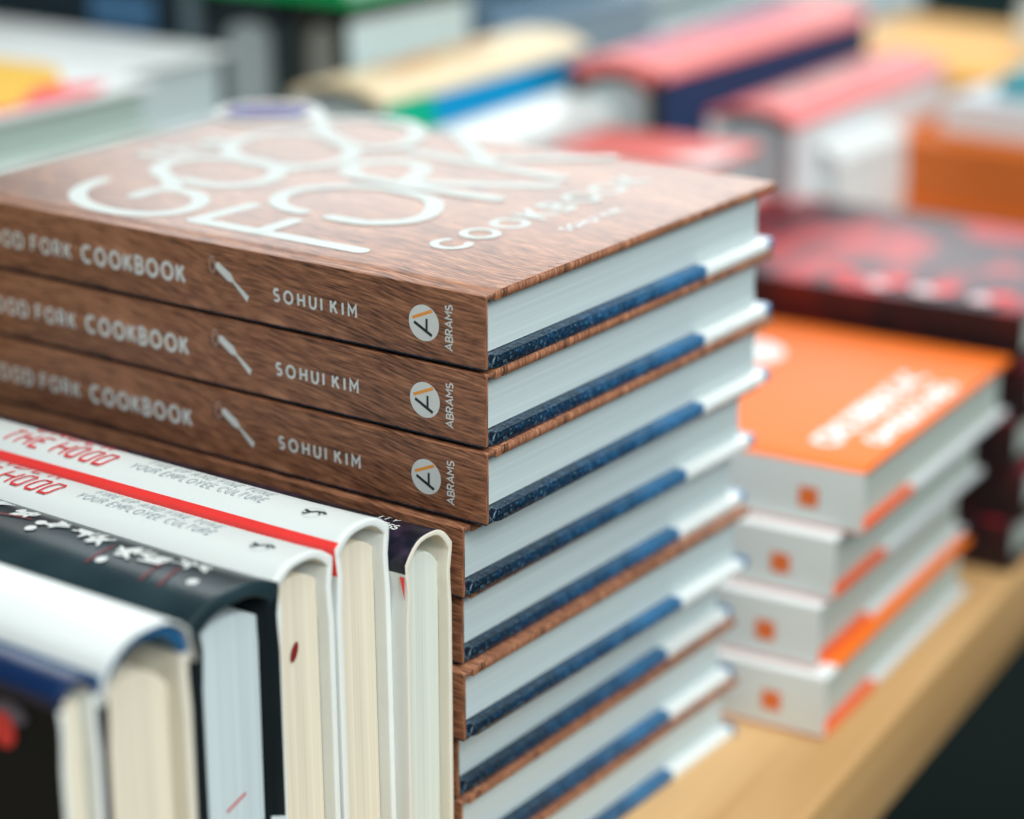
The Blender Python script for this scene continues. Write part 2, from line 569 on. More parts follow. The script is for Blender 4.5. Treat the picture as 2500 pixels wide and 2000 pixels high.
def fit_text(s, ua, ub, v0, h, wgt, put, slant=0.0, xs=1.0, bm=None, space=.55, caps="flat"):
    n = sum(1 for c in s if c != " ")
    base = text_width(s, h, 0, xs, space)
    tr = ((ub - ua) - base) / max(n - 1, 1) / h
    b, _ = text_bm(s, ua, v0, h, wgt, put, tr, slant, xs, bm, space, caps)
    return b


def disc(bm, c, ru, rv, lift, put, n=40, inner=None):
    if inner:
        a = [bm.verts.new(put(c[0] + ru * math.cos(2 * math.pi * i / n), c[1] + rv * math.sin(2 * math.pi * i / n), lift)) for i in range(n)]
        b = [bm.verts.new(put(c[0] + ru * inner * math.cos(2 * math.pi * i / n), c[1] + rv * inner * math.sin(2 * math.pi * i / n), lift)) for i in range(n)]
        for i in range(n):
            j = (i + 1) % n
            bm.faces.new((a[i], a[j], b[j], b[i]))
    else:
        bm.faces.new([bm.verts.new(put(c[0] + ru * math.cos(2 * math.pi * i / n), c[1] + rv * math.sin(2 * math.pi * i / n), lift)) for i in range(n)])
    return bm


def quadp(bm, pts, lift, put):
    bm.faces.new([bm.verts.new(put(p[0], p[1], lift)) for p in pts])
    return bm


def smooth_pts(P, k=5, closed=False):
    out = []
    n = len(P)
    rng = range(n) if closed else range(n - 1)
    for i in rng:
        p0 = Vector(P[(i - 1) % n] if (closed or i > 0) else P[0])
        p1 = Vector(P[i]); p2 = Vector(P[(i + 1) % n])
        p3 = Vector(P[(i + 2) % n] if (closed or i < n - 2) else P[-1])
        for j in range(k):
            t = j / k
            out.append(tuple(0.5 * ((2 * p1) + (p2 - p0) * t + (2 * p0 - 5 * p1 + 4 * p2 - p3) * t * t + (3 * p1 - p0 - 3 * p2 + p3) * t ** 3)))
    out.append(tuple(P[0] if closed else P[-1]))
    return out


# ------------------------------------------------------------------ a hardback lying flat
# local frame: tail edge at x = 0, head at x = -L, spine at y = 0, fore-edge at y = W, base z = 0, top z = T
def flat_book(name, label, cat, loc, rz, L, W, T, m_front, m_back, m_spine, m_pages, group=None, board=.0034, inset=.0052, hinge=True, nx=1, back_board=None):
    r = thing(name, label, cat, loc, rz, group)
    st = .0012                        # spine paper thickness
    d = .0007 if hinge else 0
    top = [(0, T - d), (.0045, T - d - .0002), (.0066, T - d * .5), (.0082, T - .0001), (.0092, T), (W, T), (W, T - board), (.0090, T - board),
           (.0060, T - board - d * .3), (.0042, T - d - .0016), (st, T - d - .0014), (0, T - d - .0007)]
    if not hinge:
        top = [(0, T), (W, T), (W, T - board), (0.0, T - board)]
    f = link("front_cover", extrude_x(top, 0, -L, nx), m_front, r)
    bevel(f, min(.0006, board * .2))
    bb = back_board or board
    bot = [(y, T - z if T - z < board * .7 else T - z + bb - board) for y, z in top]
    b = link("back_cover", extrude_x(bot, 0, -L, nx), m_back, r)
    bevel(b, min(.0018, bb * .32), 4)
    if hinge:
        za, zb = d + .0007, T - d - .0007
        bow = .0004
        sp = [(0 - bow * math.sin(math.pi * i / 8), za + (zb - za) * i / 8) for i in range(9)] + [(st, zb), (st, za)]
    else:
        sp = [(-.0002, board), (-.0002, T - board), (st, T - board), (st, board)]
    s = link("spine", extrude_x(sp, 0.0002, -L, 1), m_spine, r)
    pb = [(st + .0002, bb + .0002), (st + .0002, T - board - .0002), (W - inset, T - board - .0002), (W - inset - .0012, T / 2), (W - inset, bb + .0002)]
    p = link("page_block", extrude_x(pb, -inset, -L + inset, 1), m_pages, r)
    return r, f, b, s, p


# ------------------------------------------------------------------ a hardback standing on its fore-edge, spine up
# local frame: tail at x = 0, head at x = -L, right cover at y = 0, left cover at y = -w, base z = 0, crown of the spine at z = H
def case_path(w, H, crown, sag, o):
    """outline offset inwards by o, from the right foot over the spine to the left foot"""
    pts = [(-o, 0.0), (-o, H * .5), (-o, H - crown - .022), (-o - .0006, H - crown - .014), (-o - .0008, H - crown - .009), (-o - .0002, H - crown - .003)]
    n = 12
    for i in range(n + 1):
        t = i / n
        y = -o - (w - 2 * o) * t
        e = 1 - abs(2 * t - 1) ** 2.7
        pts.append((y, H - crown - o + crown * e if 0 < i < n else H - crown - o + .0005))
    pts += [(-w + o + .0002, H - crown - .003), (-w + o + .0008, H - crown - .009), (-w + o + .0006, H - crown - .014), (-w + o, H - crown - .022), (-w + o, H * .5), (-w + o, 0.0)]
    return pts


def upright_book(name, label, cat, loc, rz, L, w, H, m_spine, m_left, m_right, m_inner, m_pages, group=None, crown=.006, board=.0026, inset=.005, flare=0.0, wrap=0, ends=None, inner_spine=None, m_wrap=None, m_end_spine=None, gap=.0045):
    r = thing(name, label, cat, loc, rz, group)
    outer = case_path(w, H, crown, 0, 0)
    inner = case_path(w, H, crown, 0, board)
    poly = outer + list(reversed(inner))
    k = len(outer)
    bm = bmesh.new()
    xs = [0, -.0025, -.008, -.03, -L * .5, -L]
    rings = []
    for x in xs:
        fl = flare * max(0, 1 + x / .03) ** 2
        cy = -w / 2
        ring = []
        for i, (y, z) in enumerate(poly):
            yy = y
            zz = z
            if fl:
                j = i if i < k else (2 * k - 1 - i)
                if 5 <= j <= k - 6:
                    zz += fl * .6
                    yy += fl * (1 if y > cy else -1) * .5
            ring.append(bm.verts.new((x, yy, zz)))
        rings.append(ring)
    n = len(poly)
    nl = 12
    for i in range(len(xs) - 1):
        for j in range(n):
            f = bm.faces.new((rings[i][j], rings[i][(j + 1) % n], rings[i + 1][(j + 1) % n], rings[i + 1][j]))
            if j >= k - 1:
                jj = 2 * k - 2 - j
                f.material_index = 6 if 5 <= jj < k - 6 else 3
            elif j < 5:
                f.material_index = 2
            elif j >= k - 1 - 5:
                f.material_index = 1
            else:
                f.material_index = 0
            if wrap and k - 1 - 5 - wrap <= j < k - 5:
                f.material_index = 8
    e0 = len(bm.faces)
    # tail and head ends as strips between outer and inner outline
    for ring, flip in ((rings[0], False), (rings[-1], True)):
        for j in range(k - 1):
            q = [ring[j], ring[j + 1], ring[2 * k - 2 - j], ring[2 * k - 1 - j]]
            f = bm.faces.new(q if flip else list(reversed(q)))
            f.material_index = 5 if j < 5 else (4 if j >= k - 6 else 7)
    bmesh.ops.recalc_face_normals(bm, faces=bm.faces)
    el, er = ends or (m_inner, m_inner)
    c = link("cover", bm, [m_spine, m_left, m_right, m_inner, el, er, inner_spine or m_inner, m_end_spine or m_spine, m_wrap or m_left], r)
    bevel(c, .0004, 2, 50)
    # page block, rounded under the spine
    g = board + .0003
    pp = [(-g, .002)]
    nn = 12
    for i in range(nn + 1):
        t = i / nn
        e = 1 - abs(2 * t - 1) ** 2.2
        pp.append((-g - (w - 2 * g) * t, H - crown - g - gap + (crown - .001) * e))
    pp.append((-w + g, .002))
    p = link("page_block", extrude_x(pp, -inset, -L + inset, 1), m_pages, r)
    return r, c, p


# ================================================================== the setting
TZ = -0.2475
FLOOR = paint("dark_shop_floor", (0.006, 0.014, 0.012), 0.9, 0.3, 2.0)
FLOOR.node_tree.nodes["Principled BSDF"].inputs["Specular IOR Level"].default_value = 0.05
floor = bmesh.new()
bmesh.ops.create_grid(floor, x_segments=1, y_segments=1, size=9)
fo = link("floor", floor, FLOOR)
fo.location = (0, 2, TZ - .75)
fo["kind"] = "structure"
M["jacket_night"].node_tree.nodes["Principled BSDF"].inputs["Specular IOR Level"].default_value = 0.12


def slab(name, x0, x1, y0, y1, z0, z1, m, parent=None, bev=.0015):
    bm = bmesh.new()
    bmesh.ops.create_cube(bm, size=1)
    for v in bm.verts:
        v.co = Vector(((x0 + x1) / 2 + v.co.x * (x1 - x0), (y0 + y1) / 2 + v.co.y * (y1 - y0), (z0 + z1) / 2 + v.co.z * (z1 - z0)))
    o = link(name, bm, m, parent)
    if bev:
        bevel(o, bev, 3)
    return o


tb = thing("display_table", "light maple display table that carries all the books, rounded front edge", "table", (0.0669, 0, 0), 6.2)
slab("table_top", -2.3, 0.0, -1.0, 2.1, TZ - .046, TZ, M["maple"], tb, .003)
for lx in (-2.2, -.22):
    for ly in (-.85, 1.95):
        slab("leg", lx, lx + .07, ly, ly + .07, TZ - .75, TZ - .0462, M["maple"], tb, .002)

# ================================================================== the cookbook stack
L, W, T = .2635, .1985, .0275
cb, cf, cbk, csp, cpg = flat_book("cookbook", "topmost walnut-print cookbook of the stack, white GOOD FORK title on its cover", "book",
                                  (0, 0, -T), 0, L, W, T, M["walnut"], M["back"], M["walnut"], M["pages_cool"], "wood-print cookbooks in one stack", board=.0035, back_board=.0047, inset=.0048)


def edge_fold(parent, mat, z0, z1, y0, y1, amp, seed):
    """the covering paper folded over the tail edge of a board: a narrow, slightly crinkled lip"""
    rnd = random.Random(seed)
    bm = bmesh.new()
    n = int((y1 - y0) / .0008)
    rings = []
    zc, hz = (z0 + z1) / 2, (z1 - z0) / 2
    p1 = p2 = 0
    for i in range(n + 1):
        y = y0 + (y1 - y0) * i / n
        p1 = p1 * .45 + rnd.uniform(-1, 1) * amp
        p2 = p2 * .45 + rnd.uniform(-1, 1) * amp
        ring = []
        for k in range(10):
            t = -math.pi / 2 + math.pi * k / 9
            ring.append(bm.verts.new((-.0022 + (.0027 + p1 * .8) * math.cos(t) ** .6 if 0 < k < 9 else -.0030, y, zc + (hz + .00012 + (p2 if k > 4 else p1) * .55) * math.sin(t))))
        rings.append(ring)
    for a, b in zip(rings, rings[1:]):
        for k in range(9):
            bm.faces.new((a[k], b[k], b[k + 1], a[k + 1]))
    bm.faces.new(rings[0]); bm.faces.new(rings[-1])
    bmesh.ops.recalc_face_normals(bm, faces=bm.faces)
    return link("edge_fold", bm, mat, parent, True)


edge_fold(cf, M["walnut"], T - .0035, T - .0001, .0095, W - .0006, .00032, 3)
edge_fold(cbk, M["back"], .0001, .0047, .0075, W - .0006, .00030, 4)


def on_spine(u, v, h):      # u along +x, v up from the top edge of the book
    return Vector((u, -.0004 - h, T + v))


def on_top(u, v, h):        # u = x, v = y
    return Vector((u, v, T + h))



bm = fit_text("THE", -.2575, -.2480, -.0172, .0055, .00110, on_spine, xs=.86)
fit_text("GOOD", -.2435, -.2182, -.0172, .0055, .00110, on_spine, xs=.86, bm=bm)
fit_text("FORK", -.2132, -.1925, -.0172, .0055, .00110, on_spine, xs=.86, bm=bm)
fit_text("COOKBOOK", -.1862, -.1346, -.0172, .0060, .00145, on_spine, xs=.84, bm=bm)
link("title_lettering", bm, M["ink_white"], csp)
link("author_lettering", fit_text("SOHUI", -.0916, -.0700, -.0170, .0043, .00095, on_spine, xs=.88), M["ink_white"], csp)
link("author_lettering", fit_text("KIM", -.0657, -.0545, -.0170, .0043, .00095, on_spine, xs=.9), M["ink_white"], csp)
# spoon outline and white fork
bm = bmesh.new()
ribbon(bm, arc(-.1206, -.0083, .0013, .0030, 90, 450, 24), .0005, .00008, on_spine)
link("spoon_mark", bm, M["ink_bronze"], csp)
bm = bmesh.new()
fk = [(-.1190, -.0077), (-.1177, -.0069), (-.1118, -.0104), (-.1108, -.0119), (-.1104, -.0128), (-.1036, -.0176), (-.1046, -.0198), (-.1111, -.0135), (-.1121, -.0136), (-.1136, -.0132), (-.1188, -.0095)]
bm.faces.new([bm.verts.new(on_spine(u, v, .00009)) for u, v in fk])
link("fork_mark", bm, M["ink_white"], csp)
# publisher's roundel: orange bar and black strokes of an A lying on its side
bm = disc(bmesh.new(), (-.0252, -.0139), .0064, .0064, .00008, on_spine)
lg = link("publisher_roundel", bm, M["ink_white"], csp)
bm = bmesh.new()
ribbon(bm, [(-.0300, -.0127), (-.0216, -.0091)], .0011, .00012, on_spine)
link("orange_bar", bm, M["ink_orange"], csp)
bm = bmesh.new()
ribbon(bm, [(-.0294, -.0141), (-.0218, -.0179)], .0011, .00012, on_spine)
ribbon(bm, [(-.0240, -.0122), (-.0240, -.0165)], .0009, .00015, on_spine)
link("black_strokes", bm, M["ink_black"], csp)


def on_spine_up(u, v, h):   # text that climbs the spine: u upwards, letter tops towards the left
    return on_spine(-v, u, h)


link("publisher_lettering", fit_text("ABRAMS", -.0217, -.0060, .0132, .0028, .00055, on_spine_up), M["ink_white"], csp)

# cover title: freely drawn rounded strokes
KW = .0071


def strokes(name, lst, w, parent, m="cover_ink", close=False):
    bm = bmesh.new()
    for i, s in enumerate(lst):
        ribbon(bm, smooth_pts(s, 6), w * (1.12 if i in (1, 2, 3, 4, 9, 10, 11, 12, 13, 14) else 1), .00008 + .00006 * (i % 5), on_top, "round")
    return link(name, bm, M[m], parent)


mm = lambda pts: [(a / 1000, b / 1000) for a, b in pts]
G1 = mm([(-222, 47.7), (-220, 37), (-214.8, 27), (-205.3, 18.4), (-193, 13.4), (-180.6, 12.6), (-169.8, 15.7), (-163.2, 22.1), (-160.8, 31), (-163.4, 40.3), (-169.4, 47.4), (-178.5, 51.8), (-185, 51.9), (-190.3, 50.1), (-192.6, 45), (-192, 35.3)])
O1 = mm([(-191, 55), (-201, 64), (-213, 71), (-221, 82), (-220, 95), (-208, 105), (-191, 108), (-177, 102), (-169, 91), (-167.5, 79), (-173.4, 69), (-183, 65.1), (-194, 66)])
O2 = mm([(-172, 106), (-184, 104.6), (-200, 107), (-213, 114), (-222, 124), (-227, 138), (-225, 152), (-215, 161), (-200, 162), (-184, 155), (-170, 142), (-164.5, 128), (-168, 115), (-176, 108), (-188, 105)])
D1 = mm([(-246, 207), (-232, 194), (-219, 180), (-204, 166)])
D2 = mm([(-223, 186), (-215, 199), (-203, 206.5), (-186, 203), (-171, 189), (-163, 168), (-167, 155), (-184, 154), (-205, 166)])
F1 = mm([(-145, 49.5), (-146, 36.7), (-147, 20)])
F2 = mm([(-147, 20), (-110, 20.3), (-69, 20.6)])
F3 = mm([(-116, 39.6), (-116, 22)])
O3 = mm([(-122.5, 52.2), (-132, 53.5), (-142, 61.3), (-146.5, 73.4), (-143, 86), (-132, 96), (-118, 100), (-104, 99), (-91, 93), (-81, 78), (-80.5, 64), (-90, 54), (-99, 51.8), (-107.5, 51.6)])
R1 = mm([(-74, 110.8), (-109, 109), (-140, 110)])
R2 = mm([(-140, 110), (-151, 116), (-156, 128), (-149, 140), (-137, 141.5), (-127, 134), (-122, 119), (-121, 112)])
R3 = mm([(-120, 115), (-94, 127), (-69, 141.8)])
K1 = mm([(-153, 159.5), (-117, 157.5), (-73.7, 154.5)])
K2 = mm([(-156, 198), (-136, 180), (-114, 160)])
K3 = mm([(-120, 166), (-100, 178), (-78, 198)])
strokes("title_lettering", [G1, O1, O2, D1, D2, F1, F2, F3, O3, R1, R2, R3, K1, K2, K3], KW, cf)


def cover_text(u, v, h):    # reading direction runs away from the spine, letter tops towards the head
    return on_top(-v, u, h)


link("subtitle_lettering", fit_text("COOKBOOK", .0405, .171, .0420, .0125, .0034, cover_text, caps="round"), M["cover_ink"], cf)
link("article_lettering", fit_text("the", .088, .130, .224, .019, .0042, cover_text, caps="round"), M["cover_ink"], cf)
link("author_lettering", fit_text("SOHUI KIM", .086, .124, .024, .0045, .0010, cover_text), M["ink_white"], cf)
STACK = [(.0000, .0000, 0.0, "second cookbook from the top, its wood-print cover edge showing under the topmost one"),
         (.0010, -.0012, -.1, "third cookbook from the top, the lowest whose whole spine lettering shows"),
         (-.0065, -.0050, -1.2, "fourth cookbook from the top, set back to the left, jutting towards the upright books"),
         (-.0100, -.0010, -.6, "fifth cookbook from the top, recessed under the fourth, short strip of wood spine visible"),
         (-.0065, -.0050, -.9, "sixth cookbook from the top, wood-print edge jutting out under the fifth"),
         (-.0140, .0010, .0, "third cookbook from the bottom, set back under the sixth"),
         (-.0125, .0010, -.2, "second cookbook from the bottom of the wood-print stack"),
         (-.0110, .0020, -.2, "lowest cookbook of the wood-print stack, lying on the maple table")]
for i, (dx, dy, rz, lab) in enumerate(STACK):
    dup(cb, lab, (dx, dy, -T * (i + 2) + .0), rz)

# round badge lying at the far left corner of the topmost cover
bd = thing("round_badge", "round pale-rimmed badge with a blue band, lying at the far corner of the topmost cookbook", "badge", (-.2545, .1860, .0001), 35)
bm = bmesh.new()
bmesh.ops.create_cone(bm, cap_ends=True, segments=64, radius1=.0250, radius2=.0250, depth=.0008, matrix=Matrix.Translation((0, 0, .0004)))
bevel(link("rim", bm, simple((.66, .70, .70)), bd), .0002)
bput = lambda u, v, h: Vector((u, v, .0008 + h))
link("face", disc(bmesh.new(), (0, 0), .0200, .0200, .0001, bput, 48), simple((.30, .19, .17)), bd)
link("blue_band", quadp(bmesh.new(), [(-.0170, -.0105), (.0170, -.0105), (.0170, .0095), (-.0170, .0095)], .0002, bput), simple((.004, .03, .26)), bd)
bm = bmesh.new()
for i in range(3):
    ribbon(bm, [(-.012 + .009 * i, -.0025), (-.006 + .009 * i, .0015)], .0009, .0003 + .00004 * i, bput)
link("pale_mark", bm, M["ink_grey"], bd)

# ================================================================== upright books in front of the stack
GU = "hardbacks standing spine up in front of the cookbook stack"
UZ = -.2475


def up_put(H, crown, w):
    """lettering on the spine's crown: u along the spine (0 at the tail, negative to the head), v across (0 right .. -w left)"""
    def put(u, v, h):
        t = min(max(-v / w, 0.001), .999)
        e = 1 - abs(2 * t - 1) ** 2.7
        return Vector((u, v, H - crown + crown * e + .0003 + h * 1.5))
    put.fine = .0012
    return put


def sub(bm):
    """fine cuts so that print follows the crown"""
    bmesh.ops.subdivide_edges(bm, edges=bm.edges[:], cuts=1)
    return bm


# --- dark plum book touching the stack
H = .1675
b1, b1c, b1p = upright_book("novel", "dark plum upright book at the right end of the row, touching the cookbooks", "book", (-.0082, -.0088, UZ), 0, .235, .0255, H,
                            M["jacket_plum"], M["jacket_white"], M["board_white"], M["board_cream"], M["greenish"], GU, crown=.008, board=.0020, inset=.0045, flare=.001, m_end_spine=M["board_cream"])
pt = up_put(H, .008, .0255)
bm = fit_text("PRESS", -.0225, -.0115, -.0165, .0030, .00055, pt)
fit_text("ITY", -.0225, -.0150, -.0115, .0030, .00055, pt, bm=bm)
link("publisher_lettering", bm, M["ink_white"], b1c)

bm = bmesh.new()
bm.faces.new([bm.verts.new(p) for p in [(-.0005, -.0259, H - .0115), (-.0005, -.0259, H - .020), (-.0026, -.0259, H - .0115)]])
link("red_flap", bm, M["jacket_red"], b1c)

# --- two white books with red covers
H = .1785
w = .0276
b2, b2c, b2p = upright_book("hardback", "white upright book with red-edged spine reading THE HOOD, beside the dark plum book", "book", (-.0135, -.0342, UZ), -1.0, .235, w, H,
                            M["jacket_white"], M["jacket_white"], M["jacket_white"], M["board_white"], M["cream"], GU, crown=.0058, inset=.0050, flare=.0006, wrap=2, m_wrap=M["jacket_red"])
pt = up_put(H, .0058, w)


def hood(cover, dx, pt, ink):
    bm = fit_text("THE H00Q", -.1900 + dx, -.1380 + dx, -.0216, .0078, .0009, pt, slant=.30, xs=.9)
    fit_text("UNDER", -.1830 + dx, -.1450 + dx, -.0104, .0076, .0009, pt, slant=.30, xs=.9, bm=bm)
    link("title_lettering", bm, M[ink], cover)
    bm = fit_text("YOUR EMPLOYEE CULTURE", -.1270 + dx, -.0650 + dx, -.0185, .0036, .00042, pt, slant=.22, xs=.8)
    fit_text("FIRE UP AND FINE TUNE", -.1230 + dx, -.0660 + dx, -.0128, .0034, .00042, pt, slant=.22, xs=.8, bm=bm)
    link("subtitle_lettering", bm, M["ink_grey"], cover)
    bm = bmesh.new()
    q = lambda a: [(x + dx, y) for x, y in a]
    ribbon(bm, smooth_pts(q([(-.0478, -.0155), (-.0452, -.0162), (-.0430, -.0148), (-.0402, -.0146), (-.0392, -.0154)]), 4), .0009, .00010, pt)
    ribbon(bm, q([(-.0448, -.0162), (-.0458, -.0178), (-.0470, -.0180)]), .0007, .00014, pt)
    ribbon(bm, q([(-.0420, -.0150), (-.0408, -.0168)]), .0006, .00012, pt)
    link("publisher_mark", bm, M["ink_black"], cover)
    bm = bmesh.new()
    ribbon(bm, arc(-.0440 + dx, -.0160, .0040, .0036, 90, 450, 26), .00016, .00008, pt)
    link("publisher_ring", bm, M["ink_grey"], cover)


b2.rotation_euler.y = rad(-.6)
hood(b2c, .025, pt, "ink_red")
b3, b3c, b3p = upright_book("hardback", "white upright book with THE HOOD spine, nearer the black book, brown-red dot on its pages", "book", (-.0150, -.0625, UZ - .0022), -1.2, .235, w + .001, H,
                            M["jacket_white"], M["jacket_white"], M["jacket_white"], M["board_white"], M["cream"], GU, crown=.0058, inset=.0050, flare=.0006, wrap=1, m_wrap=M["jacket_red"])
b3.rotation_euler.y = rad(-.5)
hood(b3c, .028, up_put(H, .0058, w + .001), "ink_red")
bm = disc(bmesh.new(), (0, 0), .0017, .0033, .0002, lambda u, v, h: Vector((-.0047 + h, -.0150 + u + v * .3, H - .0345 + v)))
link("remainder_dot", bm, paint("dried_red_ink", (0.20, 0.012, 0.01), 0.5), b3p)

# --- black book with hand lettered spine
H = .1765
w = .0400
b4, b4c, b4p = upright_book("hardback", "black upright book with white hand lettering, between the white-spined ones", "book", (-.0150, -.0912, UZ), -1.0, .235, w, H,
                            M["jacket_black"], M["jacket_night"], M["jacket_night"], M["jacket_night"], M["bluish"], GU, crown=.0052, board=.0046, inset=.0050, flare=.0012)
pt = up_put(H, .0052, w)
bm = bmesh.new()
random.seed(5)
for (u, v, s) in [(-.1420, -.0050, .007), (-.1280, -.0050, .007), (-.1145, -.0060, .0075), (-.1010, -.0075, .0080), (-.0840, -.0085, .0085), (-.0725, -.0090, .0090), (-.0620, -.0090, .0105), (-.0490, -.0110, .0110), (-.0385, -.0115, .0105)]:
    for k in range(4):
        pts = [(u + random.uniform(-.48, .48) * s, v + random.uniform(-.45, .45) * s) for _ in range(4)]
        pts = [(a, b - .0050) for a, b in pts]
        ribbon(bm, smooth_pts(pts, 5), .0013, .00008 + .00004 * k, pt, "round")
for (u, v, s) in [(-.027, -.0125, .009), (-.020, -.0120, .007)]:
    for k in range(3):
        pts = [(u + random.uniform(-.5, .5) * s, v + random.uniform(-.5, .5) * s) for _ in range(4)]
        ribbon(bm, smooth_pts(pts, 4), .0008, .00008 + .00004 * k, pt, "round")
link("title_lettering", bm, M["ink_white"], b4c)
for (u, v) in [(-.1067, -.0190), (-.0891, -.0175), (-.0513, -.0225), (-.0150, -.0190), (-.0900, -.0120)]:
    link("white_dot", disc(bmesh.new(), (u, v - .0035), .0019, .0021, .00012, pt, 20), M["ink_white"], b4c)
rl = paint("dull_red_ink", (0.22, 0.02, 0.035), 0.5)
for a in ([(-.0560, -.0160), (-.0545, -.0300)], [(-.0330, -.0170), (-.0304, -.0300)], [(-.0260, -.0170), (-.0224, -.0300)], [(-.0950, -.0150), (-.1090, -.0180)]):
    bm = bmesh.new()
    ribbon(bm, a, .0008, .00009, pt)
    link("red_line", bm, rl, b4c)
bm = bmesh.new()
ribbon(bm, [(-.0185, -.0765), (-.0095, -.0735)], .0010, .0003, lambda u, v, h: Vector((-.0050 + h, u - .004, H + v)))
link("remainder_stroke", bm, paint("pink_red_ink", (0.55, 0.06, 0.07), 0.5), b4p)

bm = quadp(bmesh.new(), [(-w + .0001, H - .075), (-w + .0041, H - .075), (-w + .0041, H - .120), (-w + .0001, H - .120)], 0, lambda u, v, h: Vector((.0002, u, v)))
link("red_panel", bm, M["ink_red"], b4c)
bm = quadp(bmesh.new(), [(-.0075, H - .083), (-.0002, H - .086), (-.0002, H - .120), (-.0075, H - .120)], 0, lambda u, v, h: Vector((.0003, u, v)))
link("jacket_flap", bm, M["bluish"], b4c)

# --- thick book, white spine jacket over blue cloth
H = .1885
w = .0365
b5, b5c, b5p = upright_book("hardback", "thick upright book with plain white spine over blue cloth, beside the black one", "book", (.0010, -.1492, UZ), -1.0, .24, w, H,
                            M["cloth_blue"], M["jacket_plum"], M["board_cream"], M["board_cream"], M["cream"], GU, crown=.010, board=.0030, inset=.0065, gap=.011, ends=(M["jacket_plum"], M["board_cream"]), inner_spine=M["cloth_blue"])
bm = bmesh.new()
n = 14
out_, in_ = [], []
for i in range(n + 1):
    t = i / n
    e = 1 - abs(2 * t - 1) ** 2.7
    y = -w * t
    z = H - .010 + .010 * e
    out_.append((y * 1.03 + .0006, z + .0016 if 0 < i < n else z - .006))
    in_.append((y * 1.01 + .0002, z + .0009 if 0 < i < n else z - .006))
extrude_x(out_ + list(reversed(in_)), .0022, -.24, 1, bm=bm)
bevel(link("dust_jacket", bm, M["jacket_white"], b5), .0003, 2, 50)

# --- nearest book: blue spine, black cover with a red mark
H = .1840
w = .0150
b6, b6c, b6p = upright_book("hardback", "thin nearest book at the lower left, blue spine and black cover with a red mark", "book", (.0015, -.1870, UZ), -1.0, .24, w, H,
                            M["jacket_blue"], M["jacket_night"], M["board_white"], M["board_white"], M["cream"], GU, crown=.004, board=.0022, inset=.0050)
side = lambda u, v, h: Vector((u, -w - .0002 - h, H + v))
bm = disc(bmesh.new(), (-.0225, -.0185), .0050, .0055, .0002, side)
link("red_mark", bm, M["ink_red"], b6c)
bm = disc(bmesh.new(), (-.0195, -.0125), .0070, .0035, .0001, side)
link("grey_mark", bm, simple((.12, .12, .17)), b6c)

# ================================================================== orange books behind on the right
OT = .0298
ob, of_, obk, osp, opg = flat_book("orange_book", "topmost orange book of the pile, white title lines on its orange cover", "book", (.0270, .2360, TZ + 3 * OT), 4.2, .17, .186, OT,
                                   M["orange_cover"], M["orange_back"], M["jacket_white"], M["cream_z"], "white-spined orange books piled at the table edge", board=.0030, inset=.004)


def ospine(u, v, h):
    return Vector((u, -.0005 - h, v))


bm = quadp(bmesh.new(), [(-.0290, .0090), (-.0200, .0090), (-.0200, .0180), (-.0290, .0180)], .0002, ospine)
link("orange_square", bm, paint("orange_spine_square", (0.78, 0.17, 0.035), .45), osp)


def otop(u, v, h):
    return Vector((u, v, OT + h))


def letter_bars(bm, x, y0, y1, h, put, gap=.35):
    y = y0
    while y < y1:
        wd = random.uniform(.35, .8) * h
        s = random.choice("OCGDREBHUNA")
        text_bm(s, y, 0, h, h * .32, lambda u, v, l: put(x - v, u, l), bm=bm, caps="flat")
        y += (GL[s][0] + gap) * h


bm = bmesh.new()
for (x, y0, y1, h) in [(-.0235, .023, .128, .0110), (-.0060, .036, .120, .0090)]:
    letter_bars(bm, x, y0, y1, h, otop, .22)
link("title_lettering", bm, M["ink_white"], of_)
link("white_seal", disc(bmesh.new(), (-.118, .128), .022, .020, .00012, otop), M["ink_white"], of_)
for k, (lab, loc, rz, mf) in enumerate([("second orange book from the top, set back under the topmost", (.0190, .2280, TZ + 2 * OT), 3.9, banded_y("white_front_print", [(0, (.78, .82, .82)), (.29, (.78, .82, .82))])),
                                        ("third orange book from the top, its lower board edge touching the bottom one", (.0165, .2215, TZ + OT), 4.6, None),
                                        ("bottom orange book of the pile, resting on the maple table", (.0235, .2165, TZ), 5.0, banded_y("orange_front_print", [(0, (.78, .82, .82)), (.013, (.90, .19, .015))]))]):
    if mf:
        r, f2, b2_, s2, p2 = flat_book("orange_book", lab, "book", loc, rz, .17, .186, OT, mf, M["orange_back"], M["jacket_white"], M["cream_z"], "white-spined orange books piled at the table edge", board=.0030, inset=.004)
        bm = quadp(bmesh.new(), [(-.0290, .0090), (-.0200, .0090), (-.0200, .0180), (-.0290, .0180)], .0002, ospine)
        link("orange_square", bm, bpy.data.materials["orange_spine_square"], s2)
        first = r if k == 0 else None
        prev = r if k == 0 else prev
    else:
        dup(prev, lab, loc, rz)

# ================================================================== maroon books beyond the orange pile
RT = .0275
mar = blotch("maroon_print", (0.04, 0.014, 0.026), (0.52, 0.015, 0.022), 30, 0.47, 0.60, .5, (1, .6, 1))
mar2 = blotch("maroon_dark_print", (0.022, 0.010, 0.012), (0.13, 0.012, 0.008), 22, 0.45, 0.7, .4)
rb, rf, rbk, rsp, rpg = flat_book("maroon_book", "topmost maroon book with red blotches and a row of pale title letters", "book", (.0130, .4350, TZ + 4 * RT), 3.0, .26, .165, RT,
                                  mar, mar2, mar2, M["cream_z"], "maroon books piled beyond the orange ones", board=.003)
for (u, c) in [(-.0820, 0), (-.0560, 1), (-.0270, 1)]:
    link("pale_letter", disc(bmesh.new(), (u, .0150), .0070 if u != -.0560 else .0095, .0080, .00012, lambda a, b, h: Vector((a, b, RT + h)), 20), simple((.85, .60, .62)), rf)
